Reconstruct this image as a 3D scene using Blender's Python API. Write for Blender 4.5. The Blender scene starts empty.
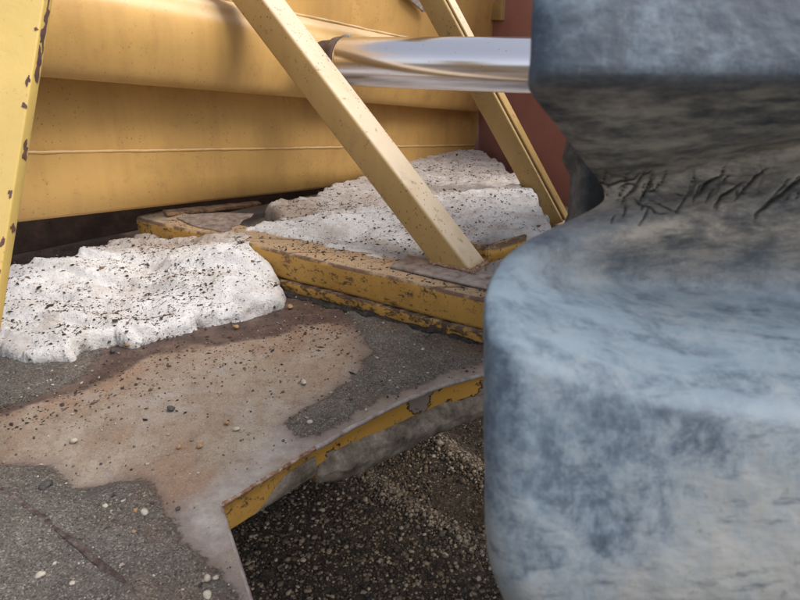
import bpy, math, random
import numpy as np
from mathutils import Vector, Matrix

random.seed(7)
rng = np.random.default_rng(7)
SC = bpy.context.scene
COL = SC.collection

# ------------------------------------------------------------------ camera
PITCH = math.radians(25.0)      # the phone looks down at the deck
EYE = np.array([0.0, 0.0, 0.75])
FOC = 616.0                     # focal length in photo pixels (800 wide)
cam = bpy.data.cameras.new('camera')
cam.sensor_width = 36.0
cam.lens = 36.0 * FOC / 800.0
cam.clip_start = 0.02
cam.clip_end = 300.0
cam.dof.use_dof = True
cam.dof.focus_distance = 1.6
cam.dof.aperture_fstop = 10.0
cam_o = bpy.data.objects.new('camera', cam)
cam_o.location = EYE
cam_o.rotation_euler = (math.radians(90) - PITCH, 0, 0)
COL.objects.link(cam_o)
SC.camera = cam_o

# ------------------------------------------------------------------ sky, sun, exposure
SUN_ELEV, SUN_AZ = math.radians(54), math.radians(115)   # azimuth from +Y towards +X
world = bpy.data.worlds.new('World')
SC.world = world
world.use_nodes = True
wn = world.node_tree.nodes
wl = world.node_tree.links
wn.clear()
sky = wn.new('ShaderNodeTexSky')
sky.sky_type = 'NISHITA'
sky.sun_disc = False
sky.sun_elevation = SUN_ELEV
sky.sun_rotation = SUN_AZ
sky.dust_density = 2.5
sky.air_density = 1.0
hsv = wn.new('ShaderNodeHueSaturation')      # thin bright cloud: a paler sky
hsv.inputs['Saturation'].default_value = 0.36
bg = wn.new('ShaderNodeBackground')
bg.inputs['Strength'].default_value = 0.15
wo = wn.new('ShaderNodeOutputWorld')
wl.new(sky.outputs[0], hsv.inputs['Color'])
wl.new(hsv.outputs[0], bg.inputs['Color'])
wl.new(bg.outputs[0], wo.inputs['Surface'])

sun = bpy.data.lights.new('sun', 'SUN')
sun.energy = 2.0
sun.angle = math.radians(38)
sun.color = (1.0, 0.93, 0.84)
sun_o = bpy.data.objects.new('sun', sun)
sd = Vector((math.cos(SUN_ELEV) * math.sin(SUN_AZ), math.cos(SUN_ELEV) * math.cos(SUN_AZ), math.sin(SUN_ELEV)))
sun_o.rotation_euler = sd.to_track_quat('Z', 'Y').to_euler()
sun_o.location = (3, 1, 6)
COL.objects.link(sun_o)

SC.view_settings.view_transform = 'Standard'
SC.view_settings.look = 'None'
SC.view_settings.gamma = 1.0
SC.view_settings.exposure = 0.72
SC.cycles.use_denoising = True
SC.cycles.max_bounces = 5
SC.cycles.diffuse_bounces = 3
SC.cycles.glossy_bounces = 3
SC.cycles.transmission_bounces = 0
SC.cycles.caustics_reflective = False

# ------------------------------------------------------------------ helpers
FW = np.array([0, math.cos(PITCH), -math.sin(PITCH)])
UP = np.array([0, math.sin(PITCH), math.cos(PITCH)])
RT = np.array([1.0, 0, 0])


def at(px, py, d):
    """point of the place seen at a photo pixel, d metres deep"""
    return EYE + d * (FW + (px - 400) / FOC * RT - (py - 300) / FOC * UP)


def onz(px, py, z=0.0):
    r = FW + (px - 400) / FOC * RT - (py - 300) / FOC * UP
    return EYE + r * ((z - EYE[2]) / r[2])


def aty(px, py, Y):
    r = FW + (px - 400) / FOC * RT - (py - 300) / FOC * UP
    return EYE + r * (Y / r[1])


def hsh(ix, iy, iz, seed):
    h = (ix.astype(np.int64) * 374761393 + iy.astype(np.int64) * 668265263 + iz.astype(np.int64) * 2147483647 + seed * 1274126177) & 0xFFFFFFFF
    h = ((h ^ (h >> 13)) * 1274126177) & 0xFFFFFFFF
    h = ((h ^ (h >> 16)) * 2246822519) & 0xFFFFFFFF
    return ((h ^ (h >> 15)) & 0xFFFFFF) / float(0xFFFFFF)


def vn(x, y, z=0.0, seed=0):
    x = np.asarray(x, float); y = np.asarray(y, float); z = np.asarray(z, float) + 0 * x
    ix, iy, iz = np.floor(x), np.floor(y), np.floor(z)
    fx, fy, fz = x - ix, y - iy, z - iz
    fx, fy, fz = [t * t * t * (t * (t * 6 - 15) + 10) for t in (fx, fy, fz)]
    r = 0
    for a in (0, 1):
        for b in (0, 1):
            for c in (0, 1):
                r = r + hsh(ix + a, iy + b, iz + c, seed) * (fx if a else 1 - fx) * (fy if b else 1 - fy) * (fz if c else 1 - fz)
    return r * 2 - 1


def fbm(x, y, z=0.0, oct=4, seed=0):
    r, a, f = 0, 0.5, 1.0
    for i in range(oct):
        r = r + a * vn(x * f, y * f, np.asarray(z) * f, seed + i * 17)
        a *= 0.5; f *= 2.03
    return r


def sdf(poly, X, Y):
    """signed distance to a polygon, positive inside; also the nearest boundary point"""
    P = np.array(poly, float)[:, :2]
    n = len(P)
    best = np.full(X.shape, 1e9); bx = np.zeros_like(X); by = np.zeros_like(X)
    inside = np.zeros(X.shape, bool)
    for i in range(n):
        a, b = P[i], P[(i + 1) % n]
        e = b - a
        t = np.clip(((X - a[0]) * e[0] + (Y - a[1]) * e[1]) / max(e @ e, 1e-12), 0, 1)
        qx, qy = a[0] + t * e[0], a[1] + t * e[1]
        d = np.hypot(X - qx, Y - qy)
        m = d < best
        best = np.where(m, d, best); bx = np.where(m, qx, bx); by = np.where(m, qy, by)
        c = ((a[1] > Y) != (b[1] > Y)) & (X < (b[0] - a[0]) * (Y - a[1]) / (b[1] - a[1] + 1e-12) + a[0])
        inside ^= c
    return np.where(inside, best, -best), bx, by


def ss(a, b, x):
    t = np.clip((x - a) / (b - a), 0, 1)
    return t * t * (3 - 2 * t)


def empty(name, loc, label, cat, group=None):
    o = bpy.data.objects.new(name, None)
    o.empty_display_size = 0.1
    o.location = loc
    COL.objects.link(o)
    tag(o, label, cat, group)
    return o


def tag(o, label, cat, group=None):
    o['label'] = label; o['category'] = cat
    if group:
        o['group'] = group
    return o


def mesh(name, v, f, mat, parent=None, smooth=True, attrs=None, label=None):
    me = bpy.data.meshes.new(name)
    v = np.asarray(v, float)
    if isinstance(f, np.ndarray):
        k = f.shape[1]
        me.vertices.add(len(v)); me.vertices.foreach_set('co', v.ravel())
        me.loops.add(f.size); me.loops.foreach_set('vertex_index', f.ravel().astype(np.int32))
        me.polygons.add(len(f)); me.polygons.foreach_set('loop_start', np.arange(0, f.size, k, dtype=np.int32))
        me.update(calc_edges=True); me.validate()
    else:
        me.from_pydata([tuple(p) for p in v], [], f)
    me.polygons.foreach_set('use_smooth', np.full(len(me.polygons), smooth))
    if attrs:
        for k_, a in attrs.items():
            at_ = me.attributes.new(k_, 'FLOAT', 'POINT')
            at_.data.foreach_set('value', np.asarray(a, np.float32))
    me.materials.append(mat)
    o = bpy.data.objects.new(name, me)
    COL.objects.link(o)
    if parent is not None:
        o.parent = parent
        w = Vector((0, 0, 0)); p = parent
        while p is not None:
            w += p.location; p = p.parent
        o.location = -w
    if label:
        o['label'] = label
    return o


def quads(nr, nc, closed=False):
    r = np.arange(nr - 1)[:, None]; c = np.arange(nc if closed else nc - 1)[None, :]
    a = r * nc + c; b = r * nc + (c + 1) % nc
    return np.stack([a, b, b + nc, a + nc], -1).reshape(-1, 4)


def loft(name, rows, mat, parent, smooth=True, attrs=None, flip=False):
    rows = np.asarray(rows)
    f = quads(rows.shape[0], rows.shape[1])
    if flip:
        f = f[:, ::-1]
    return mesh(name, rows.reshape(-1, 3), f, mat, parent, smooth, attrs)


def norm(a):
    a = np.asarray(a, float)
    return a / np.linalg.norm(a)


def bar(name, p0, p1, u, v, mat, parent, r=0.008, segs=4, n=2, wob=0.0):
    """rounded-corner bar: profile spans vectors u and v starting at the corner line p0-p1"""
    p0, p1, u, v = map(lambda t: np.asarray(t, float), (p0, p1, u, v))
    lu, lv = np.linalg.norm(u), np.linalg.norm(v)
    uu, vv = u / lu, v / lv
    prof = []
    for cx, cy, a0 in ((r, r, 180), (lu - r, r, 270), (lu - r, lv - r, 0), (r, lv - r, 90)):
        for k in range(segs + 1):
            a = math.radians(a0 + 90 * k / segs)
            prof.append((cx + r * math.cos(a), cy + r * math.sin(a)))
    m = len(prof)
    vs = []
    for i in range(n):
        t = i / (n - 1)
        c = p0 + (p1 - p0) * t
        for q in prof:
            w = wob * vn(np.array([t * 9.0 + q[0] * 7]), np.array([q[1] * 11]), 0, 5)[0] if wob else 0
            vs.append(c + uu * (q[0] + w) + vv * (q[1] + w))
    f = [tuple(t) for t in quads(n, m, True)]
    f.append(tuple(range(m - 1, -1, -1))); f.append(tuple(range((n - 1) * m, n * m)))
    if np.dot(np.cross(uu, vv), p1 - p0) < 0:
        f = [t[::-1] for t in f]
    o = mesh(name, vs, f, mat, parent)
    return o


def tube(name, path, rad, mat, parent, seg=12, jit=0.0, squash=1.0, seed=0):
    P = np.array(path, float)
    n = len(P)
    T = np.gradient(P, axis=0); T /= np.linalg.norm(T, axis=1)[:, None]
    ref = np.array([0, 0, 1.0])
    if abs(T[0] @ ref) > 0.95:
        ref = np.array([0, 1.0, 0])
    rad = np.broadcast_to(rad, (n,))
    rows = []
    for i in range(n):
        s = norm(np.cross(T[i], ref)); w = np.cross(s, T[i])
        a = np.arange(seg) * 2 * math.pi / seg
        rr = rad[i] * (1 + jit * vn(np.full(seg, i * 0.37) + seed, a * 1.1, 0, 3))
        rows.append(P[i] + (s[None] * np.cos(a)[:, None] + w[None] * np.sin(a)[:, None] * squash) * rr[:, None])
    v = np.concatenate(rows)
    f = [tuple(t[::-1]) for t in quads(n, seg, True)]
    f.append(tuple(range(seg))); f.append(tuple(range(n * seg - 1, (n - 1) * seg - 1, -1)))
    return mesh(name, v, f, mat, parent)


def resample(path, step):
    P = np.array(path, float)
    d = np.r_[0, np.cumsum(np.linalg.norm(np.diff(P, axis=0), axis=1))]
    t = np.linspace(0, d[-1], max(2, int(d[-1] / step) + 1))
    return np.stack([np.interp(t, d, P[:, k]) for k in range(P.shape[1])], 1)


def smooth_path(path, step, it=6):
    P = resample(path, step)
    for _ in range(it):
        Q = P.copy(); Q[1:-1] = (P[:-2] + 2 * P[1:-1] + P[2:]) / 4; P = Q
    return P


def plate(name, pts, nrm, th, mat, parent, bev=0.0015):
    """flat plate: outline pts, thickness th going along -nrm"""
    pts = [np.asarray(p, float) for p in pts]
    nrm = norm(nrm)
    n = len(pts)
    a = sum((np.cross(pts[i], pts[(i + 1) % n]) for i in range(n)), np.zeros(3))
    if a @ nrm < 0:
        pts = pts[::-1]
    v = pts + [p - nrm * th for p in pts]
    f = [tuple(range(n)), tuple(range(2 * n - 1, n - 1, -1))] + [(i, n + i, n + (i + 1) % n, (i + 1) % n) for i in range(n)]
    o = mesh(name, v, f, mat, parent, smooth=False)
    b = o.modifiers.new('bevel', 'BEVEL'); b.width = bev; b.segments = 2
    return o


# ------------------------------------------------------------------ material helpers
class N:
    def __init__(s, name):
        s.m = bpy.data.materials.new(name); s.m.use_nodes = True
        s.t = s.m.node_tree; s.t.nodes.clear()
        s.out = s.t.nodes.new('ShaderNodeOutputMaterial')
        s.b = s.t.nodes.new('ShaderNodeBsdfPrincipled')
        s.t.links.new(s.b.outputs[0], s.out.inputs[0])
        s.co = s.t.nodes.new('ShaderNodeTexCoord').outputs['Object']

    def link(s, a, b): s.t.links.new(a, b)

    def val(s, sock, x):
        if isinstance(x, (int, float)): sock.default_value = x
        elif isinstance(x, tuple): sock.default_value = x if len(x) == len(sock.default_value) else (*x, 1.0)
        else: s.link(x, sock)

    def scl(s, v, loc=(0, 0, 0), rot=(0, 0, 0)):
        n = s.t.nodes.new('ShaderNodeMapping'); n.inputs['Scale'].default_value = v
        n.inputs['Location'].default_value = loc; n.inputs['Rotation'].default_value = rot
        s.link(s.co, n.inputs['Vector']); return n.outputs[0]

    def noise(s, scale, det=4, rough=0.6, vec=None, dist=0.0):
        n = s.t.nodes.new('ShaderNodeTexNoise'); n.inputs['Scale'].default_value = scale
        n.inputs['Detail'].default_value = det; n.inputs['Roughness'].default_value = rough
        n.inputs['Distortion'].default_value = dist
        s.link(vec if vec is not None else s.co, n.inputs['Vector']); return n.outputs['Fac']

    def voro(s, scale, feat='F1', vec=None, out='Distance', rnd=1.0):
        n = s.t.nodes.new('ShaderNodeTexVoronoi'); n.feature = feat
        n.inputs['Scale'].default_value = scale; n.inputs['Randomness'].default_value = rnd
        s.link(vec if vec is not None else s.co, n.inputs['Vector']); return n.outputs[out]

    def ramp(s, x, a, b, lo=0.0, hi=1.0):
        n = s.t.nodes.new('ShaderNodeMapRange'); n.interpolation_type = 'SMOOTHSTEP'
        for k, q in (('From Min', a), ('From Max', b), ('To Min', lo), ('To Max', hi)): n.inputs[k].default_value = q
        s.val(n.inputs['Value'], x); return n.outputs[0]

    def math(s, op, a, b=0.0, clamp=False):
        n = s.t.nodes.new('ShaderNodeMath'); n.operation = op; n.use_clamp = clamp
        s.val(n.inputs[0], a); s.val(n.inputs[1], b); return n.outputs[0]

    def mix(s, f, a, b):
        n = s.t.nodes.new('ShaderNodeMix'); n.data_type = 'RGBA'
        s.val(n.inputs[0], f); s.val(n.inputs[6], a); s.val(n.inputs[7], b); return n.outputs[2]

    def attr(s, k):
        n = s.t.nodes.new('ShaderNodeAttribute'); n.attribute_name = k; return n.outputs['Fac']

    def nz(s):
        g = s.t.nodes.new('ShaderNodeNewGeometry'); x = s.t.nodes.new('ShaderNodeSeparateXYZ')
        s.link(g.outputs['Normal'], x.inputs[0]); return x.outputs[2]

    def island(s):
        return s.t.nodes.new('ShaderNodeNewGeometry').outputs['Random Per Island']

    def cramp(s, x, stops):
        n = s.t.nodes.new('ShaderNodeValToRGB'); e = n.color_ramp.elements
        while len(e) < len(stops): e.new(0.5)
        for i, (p, c) in enumerate(stops): e[i].position = p; e[i].color = (*c, 1)
        s.link(x, n.inputs[0]); return n.outputs[0]

    def bump(s, h, st=0.3, dist=0.01):
        n = s.t.nodes.new('ShaderNodeBump'); n.inputs['Strength'].default_value = st
        n.inputs['Distance'].default_value = dist; s.link(h, n.inputs['Height'])
        s.link(n.outputs[0], s.b.inputs['Normal'])

    def done(s, col, rough=0.6, metal=0.0, spec=0.4):
        s.val(s.b.inputs['Base Color'], col); s.val(s.b.inputs['Roughness'], rough)
        s.val(s.b.inputs['Metallic'], metal); s.b.inputs['Specular IOR Level'].default_value = spec
        return s.m


def yellow_paint(name, base, dust=0.5, rust=0.5, streak=0.5, rough=0.55, grime=0.3, speck=0.5, dustcol=(0.62, 0.53, 0.42)):
    n = N(name)
    st = n.noise(1.0, 5, 0.65, n.scl((14, 14, 1.1)))
    big = n.noise(2.2, 4, 0.6)
    c = n.mix(n.ramp(big, 0.3, 0.7), tuple(x * 0.88 for x in base), tuple(min(1, x * 1.1) for x in base))
    c = n.mix(n.math('MULTIPLY', n.ramp(st, 0.42, 0.75), streak), c, (base[0] * 0.62, base[1] * 0.55, base[2] * 0.6))
    up = n.math('MULTIPLY', n.ramp(n.nz(), 0.15, 0.75), n.ramp(n.noise(9, 5, 0.7), 0.2, 0.6, 0.55, 1.0))
    c = n.mix(n.math('MULTIPLY', up, dust), c, dustcol)
    gr = n.math('MULTIPLY', n.ramp(n.noise(5, 6, 0.72), 0.52, 0.72), grime)
    c = n.mix(gr, c, (0.11, 0.085, 0.06))
    rs = n.math('MULTIPLY', n.ramp(n.noise(26, 6, 0.78), 0.585, 0.65), rust)
    c = n.mix(rs, c, (0.13, 0.055, 0.03))
    sp = n.math('MULTIPLY', n.ramp(n.voro(85, vec=n.scl((1, 1, 0.8))), 0.20, 0.12), n.ramp(n.noise(6, 3), 0.46, 0.62))
    c = n.mix(n.math('MULTIPLY', sp, speck), c, (0.06, 0.03, 0.02))
    n.bump(n.math('ADD', n.noise(60, 4, 0.6), n.math('MULTIPLY', rs, -1.5)), 0.18, 0.004)
    return n.done(c, n.ramp(n.noise(8, 4), 0.3, 0.7, rough - 0.1, rough + 0.15))


M = {}
M['wall'] = yellow_paint('faded_yellow_paint', (0.60, 0.365, 0.122), dust=0.6, rust=0.14, streak=0.34, rough=0.5, grime=0.22, speck=0.55, dustcol=(0.66, 0.56, 0.42))
M['strut'] = yellow_paint('dusty_yellow_paint', (0.43, 0.28, 0.105), dust=0.85, rust=0.5, streak=0.25, grime=0.4, speck=0.9, dustcol=(0.62, 0.52, 0.40))
M['beam'] = yellow_paint('worn_yellow_paint', (0.53, 0.29, 0.055), dust=0.75, rust=0.9, streak=0.2, grime=0.75, speck=0.9, dustcol=(0.36, 0.28, 0.2))
M['post'] = yellow_paint('bright_yellow_paint', (0.58, 0.41, 0.12), dust=0.2, rust=0.25, streak=0.1, grime=0.0, speck=0.25)
M['fascia'] = None


def beam_paint(name, grimy):
    """worn paint with rust and grime streaks that run along the beam"""
    n = N(name)
    v = n.scl((1.6, 22, 22), rot=(0, 0, 0.47))
    st = n.noise(1.0, 6, 0.7, v); st2 = n.noise(1.0, 5, 0.7, n.scl((3, 60, 60), (2, 1, 0), (0, 0, 0.47)))
    big = n.noise(5, 5, 0.65); fine_ = n.noise(60, 5, 0.75)
    c = n.mix(n.ramp(big, 0.3, 0.7), (0.40, 0.215, 0.045), (0.54, 0.31, 0.075))
    c = n.mix(n.math('MULTIPLY', n.ramp(n.nz(), 0.3, 0.8), n.ramp(fine_, 0.3, 0.6, 0.5, 0.95)), c, (0.33, 0.25, 0.18))
    c = n.mix(n.ramp(st, 0.60 - grimy, 0.68 - grimy, 0, 0.9), c, (0.075, 0.045, 0.032))
    c = n.mix(n.ramp(st2, 0.60 - grimy, 0.66 - grimy, 0, 0.8), c, (0.035, 0.025, 0.022))
    c = n.mix(n.ramp(fine_, 0.60 - grimy * 0.5, 0.66 - grimy * 0.5, 0, 0.9), c, (0.07, 0.035, 0.022))
    edge = n.math('MULTIPLY', n.ramp(n.nz(), 0.12, 0.4), n.ramp(n.nz(), 0.97, 0.8))
    c = n.mix(n.math('MULTIPLY', edge, n.ramp(n.noise(14, 5, 0.7), 0.40, 0.55, 0.0, 0.85)), c, (0.085, 0.048, 0.036))
    c = n.mix(n.ramp(n.voro(120), 0.16, 0.10, 0, 0.9), c, (0.03, 0.02, 0.015))
    n.bump(n.math('ADD', fine_, st), 0.35, 0.004)
    return n.done(c, 0.62)


M['beam'] = beam_paint('streaked_yellow_paint', 0.02)
M['flange'] = beam_paint('grimy_yellow_paint', 0.10)


def m_simple(name, stops, scale, rough=0.7, bump=0.3, bscale=None, metal=0.0, dist=0.006, spec=0.3):
    n = N(name)
    c = n.cramp(n.noise(scale, 7, 0.7), stops)
    n.bump(n.noise(bscale or scale * 4, 6, 0.7), bump, dist)
    return n.done(c, rough, metal, spec)


M['rust_dark'] = m_simple('dark_rust', [(0.25, (0.035, 0.024, 0.022)), (0.55, (0.085, 0.055, 0.044)), (0.8, (0.18, 0.10, 0.07))], 16, 0.75)
M['chip'] = m_simple('chipped_primer', [(0.3, (0.07, 0.035, 0.045)), (0.7, (0.16, 0.085, 0.06))], 60, 0.7)
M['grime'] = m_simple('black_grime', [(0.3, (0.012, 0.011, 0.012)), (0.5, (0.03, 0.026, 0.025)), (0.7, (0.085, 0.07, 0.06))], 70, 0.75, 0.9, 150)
M['brown'] = m_simple('red_brown_primer', [(0.25, (0.26, 0.115, 0.10)), (0.55, (0.33, 0.155, 0.135)), (0.8, (0.40, 0.21, 0.185))], 3.2, 0.6, 0.1)
M['bare'] = m_simple('bare_worn_steel', [(0.3, (0.10, 0.065, 0.06)), (0.45, (0.26, 0.215, 0.205)), (0.58, (0.34, 0.30, 0.285)), (0.75, (0.5, 0.46, 0.43))], 34, 0.55, 0.5, spec=0.5)
M['mud'] = m_simple('caked_mud', [(0.3, (0.07, 0.054, 0.043)), (0.45, (0.16, 0.13, 0.103)), (0.57, (0.25, 0.212, 0.172)), (0.72, (0.40, 0.35, 0.30))], 30, 0.85, 0.8, 140, dist=0.004)
M['weld'] = m_simple('rusty_weld', [(0.35, (0.10, 0.045, 0.035)), (0.5, (0.27, 0.15, 0.09)), (0.65, (0.42, 0.36, 0.34))], 70, 0.7, 0.6, 120)
M['seam'] = m_simple('seam_rust', [(0.3, (0.03, 0.02, 0.02)), (0.45, (0.075, 0.05, 0.046)), (0.55, (0.12, 0.095, 0.085)), (0.7, (0.24, 0.2, 0.17))], 60, 0.75, 0.8)
M['ledge'] = m_simple('ledge_paint', [(0.35, (0.08, 0.045, 0.028)), (0.5, (0.25, 0.14, 0.07)), (0.7, (0.42, 0.28, 0.15))], 30, 0.6, 0.4)
M['dirt_plate'] = m_simple('dirt_covered_steel', [(0.3, (0.09, 0.06, 0.05)), (0.5, (0.22, 0.17, 0.15)), (0.75, (0.36, 0.3, 0.27))], 40, 0.85, 0.6, 120)

# mud-streaked fascia: yellow showing through patches of mud
n = N('peeling_yellow_fascia')
f1 = n.noise(11, 5, 0.6, n.scl((1, 1, 1), (3.1, 0, 0)))
c = n.mix(n.ramp(f1, 0.52, 0.55), (0.52, 0.28, 0.05), (0.24, 0.20, 0.165))
c = n.mix(n.math('MULTIPLY', n.ramp(f1, 0.50, 0.525), n.ramp(f1, 0.55, 0.53)), c, (0.05, 0.025, 0.015))
c = n.mix(n.ramp(n.noise(50, 5, 0.7), 0.6, 0.7), c, (0.08, 0.05, 0.035))
n.bump(n.math('ADD', n.ramp(f1, 0.49, 0.53), n.math('MULTIPLY', n.noise(70, 4), 0.4)), 0.6, 0.004)
M['fascia'] = n.done(c, 0.7)

# chrome
n = N('hard_chrome')
sc_ = n.noise(1.0, 5, 0.65, n.scl((3, 60, 60)))
c = n.mix(n.ramp(n.voro(60), 0.10, 0.05), (0.74, 0.73, 0.77), (0.28, 0.2, 0.15))
M['chrome'] = n.done(c, 0.2, 1.0)

# snow
n = N('dirty_snow')
d1 = n.noise(7, 6, 0.65); d2 = n.noise(48, 5, 0.7)
c = n.mix(n.ramp(d1, 0.42, 0.72), (0.69, 0.68, 0.69), (0.50, 0.45, 0.415))
c = n.mix(n.math('MULTIPLY', n.attr('dirt'), n.ramp(d2, 0.25, 0.6, 0.4, 1.0)), c, (0.40, 0.325, 0.27))
fl = n.ramp(n.voro(130, vec=n.scl((0.8, 1.5, 1.2))), 0.22, 0.14)
fl = n.math('MULTIPLY', fl, n.ramp(n.noise(22, 4), 0.40, 0.60))
c = n.mix(n.math('MULTIPLY', fl, 0.85), c, (0.10, 0.075, 0.06))
n.bump(n.math('ADD', n.noise(170, 5, 0.75), n.noise(45, 5, 0.7)), 0.75, 0.008)
M['snow'] = n.done(c, 0.6, 0.0, 0.3)

n = N('dark_dirt_flakes')
M['fleck'] = n.done(n.cramp(n.island(), [(0.0, (0.012, 0.01, 0.01)), (0.7, (0.045, 0.032, 0.026)), (1.0, (0.16, 0.09, 0.05))]), 0.85)

# deck: dry rusty film, wet sand, wet rust, pale scoured steel. The masks are distances to stain outlines
n = N('rusty_deck_steel')
wob = n.math('ADD', n.math('MULTIPLY', n.math('SUBTRACT', n.noise(24, 6, 0.65), 0.5), 0.055), n.math('MULTIPLY', n.math('SUBTRACT', n.noise(8, 3, 0.5), 0.5), 0.05))
ms = n.ramp(n.math('ADD', n.math('ADD', n.attr('sand'), wob), n.math('MULTIPLY', n.math('SUBTRACT', n.noise(140, 4, 0.8), 0.5), 0.03)), -0.008, 0.008)
halo = n.ramp(n.math('ADD', n.attr('sand'), wob), -0.045, 0.0)
mr = n.ramp(n.math('ADD', n.attr('wetrust'), n.math('MULTIPLY', wob, 1.3)), -0.016, 0.012)
mp = n.ramp(n.math('ADD', n.attr('pale'), n.math('MULTIPLY', wob, 1.8)), -0.05, 0.05, 0.0, 0.85)
dry = n.cramp(n.noise(6.5, 7, 0.65, n.scl((1.3, 0.8, 1), rot=(0, 0, 0.5))), [(0.28, (0.165, 0.112, 0.085)), (0.42, (0.225, 0.174, 0.134)), (0.54, (0.275, 0.232, 0.188)), (0.72, (0.36, 0.32, 0.275))])
rst = n.math('MULTIPLY', n.ramp(n.math('ADD', n.attr('wetrust'), n.math('MULTIPLY', wob, 2.5)), -0.13, 0.0), 0.6)
dry = n.mix(n.ramp(n.noise(4.2, 5, 0.62, dist=0.4), 0.47, 0.63, 0.0, 0.6), dry, (0.245, 0.15, 0.098))
dry = n.mix(n.ramp(n.noise(5.7, 5, 0.62, dist=0.6), 0.52, 0.64, 0.0, 0.55), dry, (0.30, 0.275, 0.262))
dry = n.mix(n.math('MULTIPLY', rst, n.ramp(n.noise(12, 6, 0.7), 0.35, 0.62, 0.35, 1.0)), dry, (0.225, 0.118, 0.068))
dry = n.mix(n.math('MULTIPLY', n.ramp(n.noise(38, 6, 0.75), 0.48, 0.66), 0.5), dry, (0.15, 0.098, 0.07))
cell = n.voro(420, out='Color')
sepc = n.t.nodes.new('ShaderNodeSeparateColor'); n.link(cell, sepc.inputs[0]); cellv = sepc.outputs[0]
dry = n.mix(n.ramp(cellv, 0.7, 1.0, 0.0, 0.28), dry, (0.12, 0.08, 0.058))
dry = n.mix(n.ramp(cellv, 0.2, 0.0, 0.0, 0.25), dry, (0.47, 0.40, 0.33))
dry = n.mix(n.math('MULTIPLY', n.ramp(n.noise(210, 3, 0.7), 0.56, 0.68), 0.6), dry, (0.12, 0.08, 0.055))
dry = n.mix(n.math('MULTIPLY', n.ramp(n.noise(150, 3, 0.7), 0.40, 0.28), 0.5), dry, (0.50, 0.43, 0.35))
pal = n.cramp(n.noise(30, 7, 0.78), [(0.3, (0.19, 0.165, 0.16)), (0.5, (0.31, 0.285, 0.275)), (0.72, (0.45, 0.425, 0.40))])
c = n.mix(mp, dry, pal)
c = n.mix(mr, c, n.cramp(n.noise(17, 6, 0.7), [(0.3, (0.042, 0.028, 0.025)), (0.5, (0.082, 0.053, 0.044)), (0.7, (0.155, 0.105, 0.082))]))
c = n.mix(n.math('MULTIPLY', halo, 0.55), c, (0.115, 0.082, 0.075))
grain = n.noise(330, 3, 0.8)
snd = n.cramp(n.math('ADD', n.math('MULTIPLY', grain, 0.6), n.math('MULTIPLY', n.noise(9, 6, 0.7), 0.4)), [(0.32, (0.045, 0.038, 0.034)), (0.47, (0.10, 0.089, 0.08)), (0.58, (0.165, 0.149, 0.133)), (0.72, (0.36, 0.33, 0.29))])
snd = n.mix(n.math('MULTIPLY', n.ramp(n.noise(4.3, 5, 0.6), 0.5, 0.68), 0.6), snd, (0.16, 0.098, 0.065))
snd = n.mix(n.ramp(cellv, 0.70, 1.0, 0.0, 0.8), snd, (0.035, 0.03, 0.028))
snd = n.mix(n.ramp(cellv, 0.20, 0.0, 0.0, 0.7), snd, (0.34, 0.30, 0.26))
c = n.mix(ms, c, snd)
hgt = n.math('ADD', n.math('MULTIPLY', n.math('ADD', grain, n.math('MULTIPLY', cellv, 0.5)), n.ramp(ms, 0, 1, 0.22, 1.0)), n.math('MULTIPLY', ms, 0.6))
n.bump(hgt, 0.8, 0.005)
rg = n.math('SUBTRACT', 0.72, n.math('MULTIPLY', mr, 0.25))
M['deck'] = n.done(c, rg, 0.0, 0.35)

n = N('river_gravel')
M['gravel'] = n.done(n.mix(n.ramp(n.noise(120, 3), 0.3, 0.7, 0.0, 0.3), n.cramp(n.island(), [(0.0, (0.025, 0.019, 0.016)), (0.3, (0.06, 0.045, 0.034)), (0.6, (0.16, 0.115, 0.078)), (0.85, (0.28, 0.20, 0.13)), (1.0, (0.5, 0.4, 0.3))]), (0.05, 0.042, 0.035)), 0.62, 0, 0.4)
n = N('pale_track_gravel')
M['gravel_pale'] = n.done(n.cramp(n.island(), [(0.0, (0.08, 0.06, 0.043)), (0.5, (0.18, 0.135, 0.095)), (1.0, (0.42, 0.35, 0.27))]), 0.7, 0, 0.3)
M['soil'] = m_simple('dark_soil', [(0.3, (0.03, 0.023, 0.018)), (0.5, (0.085, 0.064, 0.048)), (0.7, (0.19, 0.145, 0.105))], 60, 0.85, 1.0, 160)
n = N('deck_grit')
M['grit'] = n.done(n.cramp(n.island(), [(0.0, (0.03, 0.025, 0.022)), (0.4, (0.11, 0.09, 0.075)), (0.8, (0.24, 0.205, 0.17)), (1.0, (0.42, 0.385, 0.34))]), 0.75)
M['stone_pale'] = m_simple('pale_stone', [(0.3, (0.30, 0.26, 0.21)), (0.7, (0.52, 0.47, 0.40))], 90, 0.75, 0.3)
M['stone_tan'] = m_simple('tan_stone', [(0.3, (0.22, 0.12, 0.06)), (0.7, (0.42, 0.27, 0.15))], 90, 0.75, 0.3)
M['stone_dark'] = m_simple('dark_stone', [(0.3, (0.03, 0.028, 0.028)), (0.7, (0.10, 0.095, 0.09))], 90, 0.75, 0.3)

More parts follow.
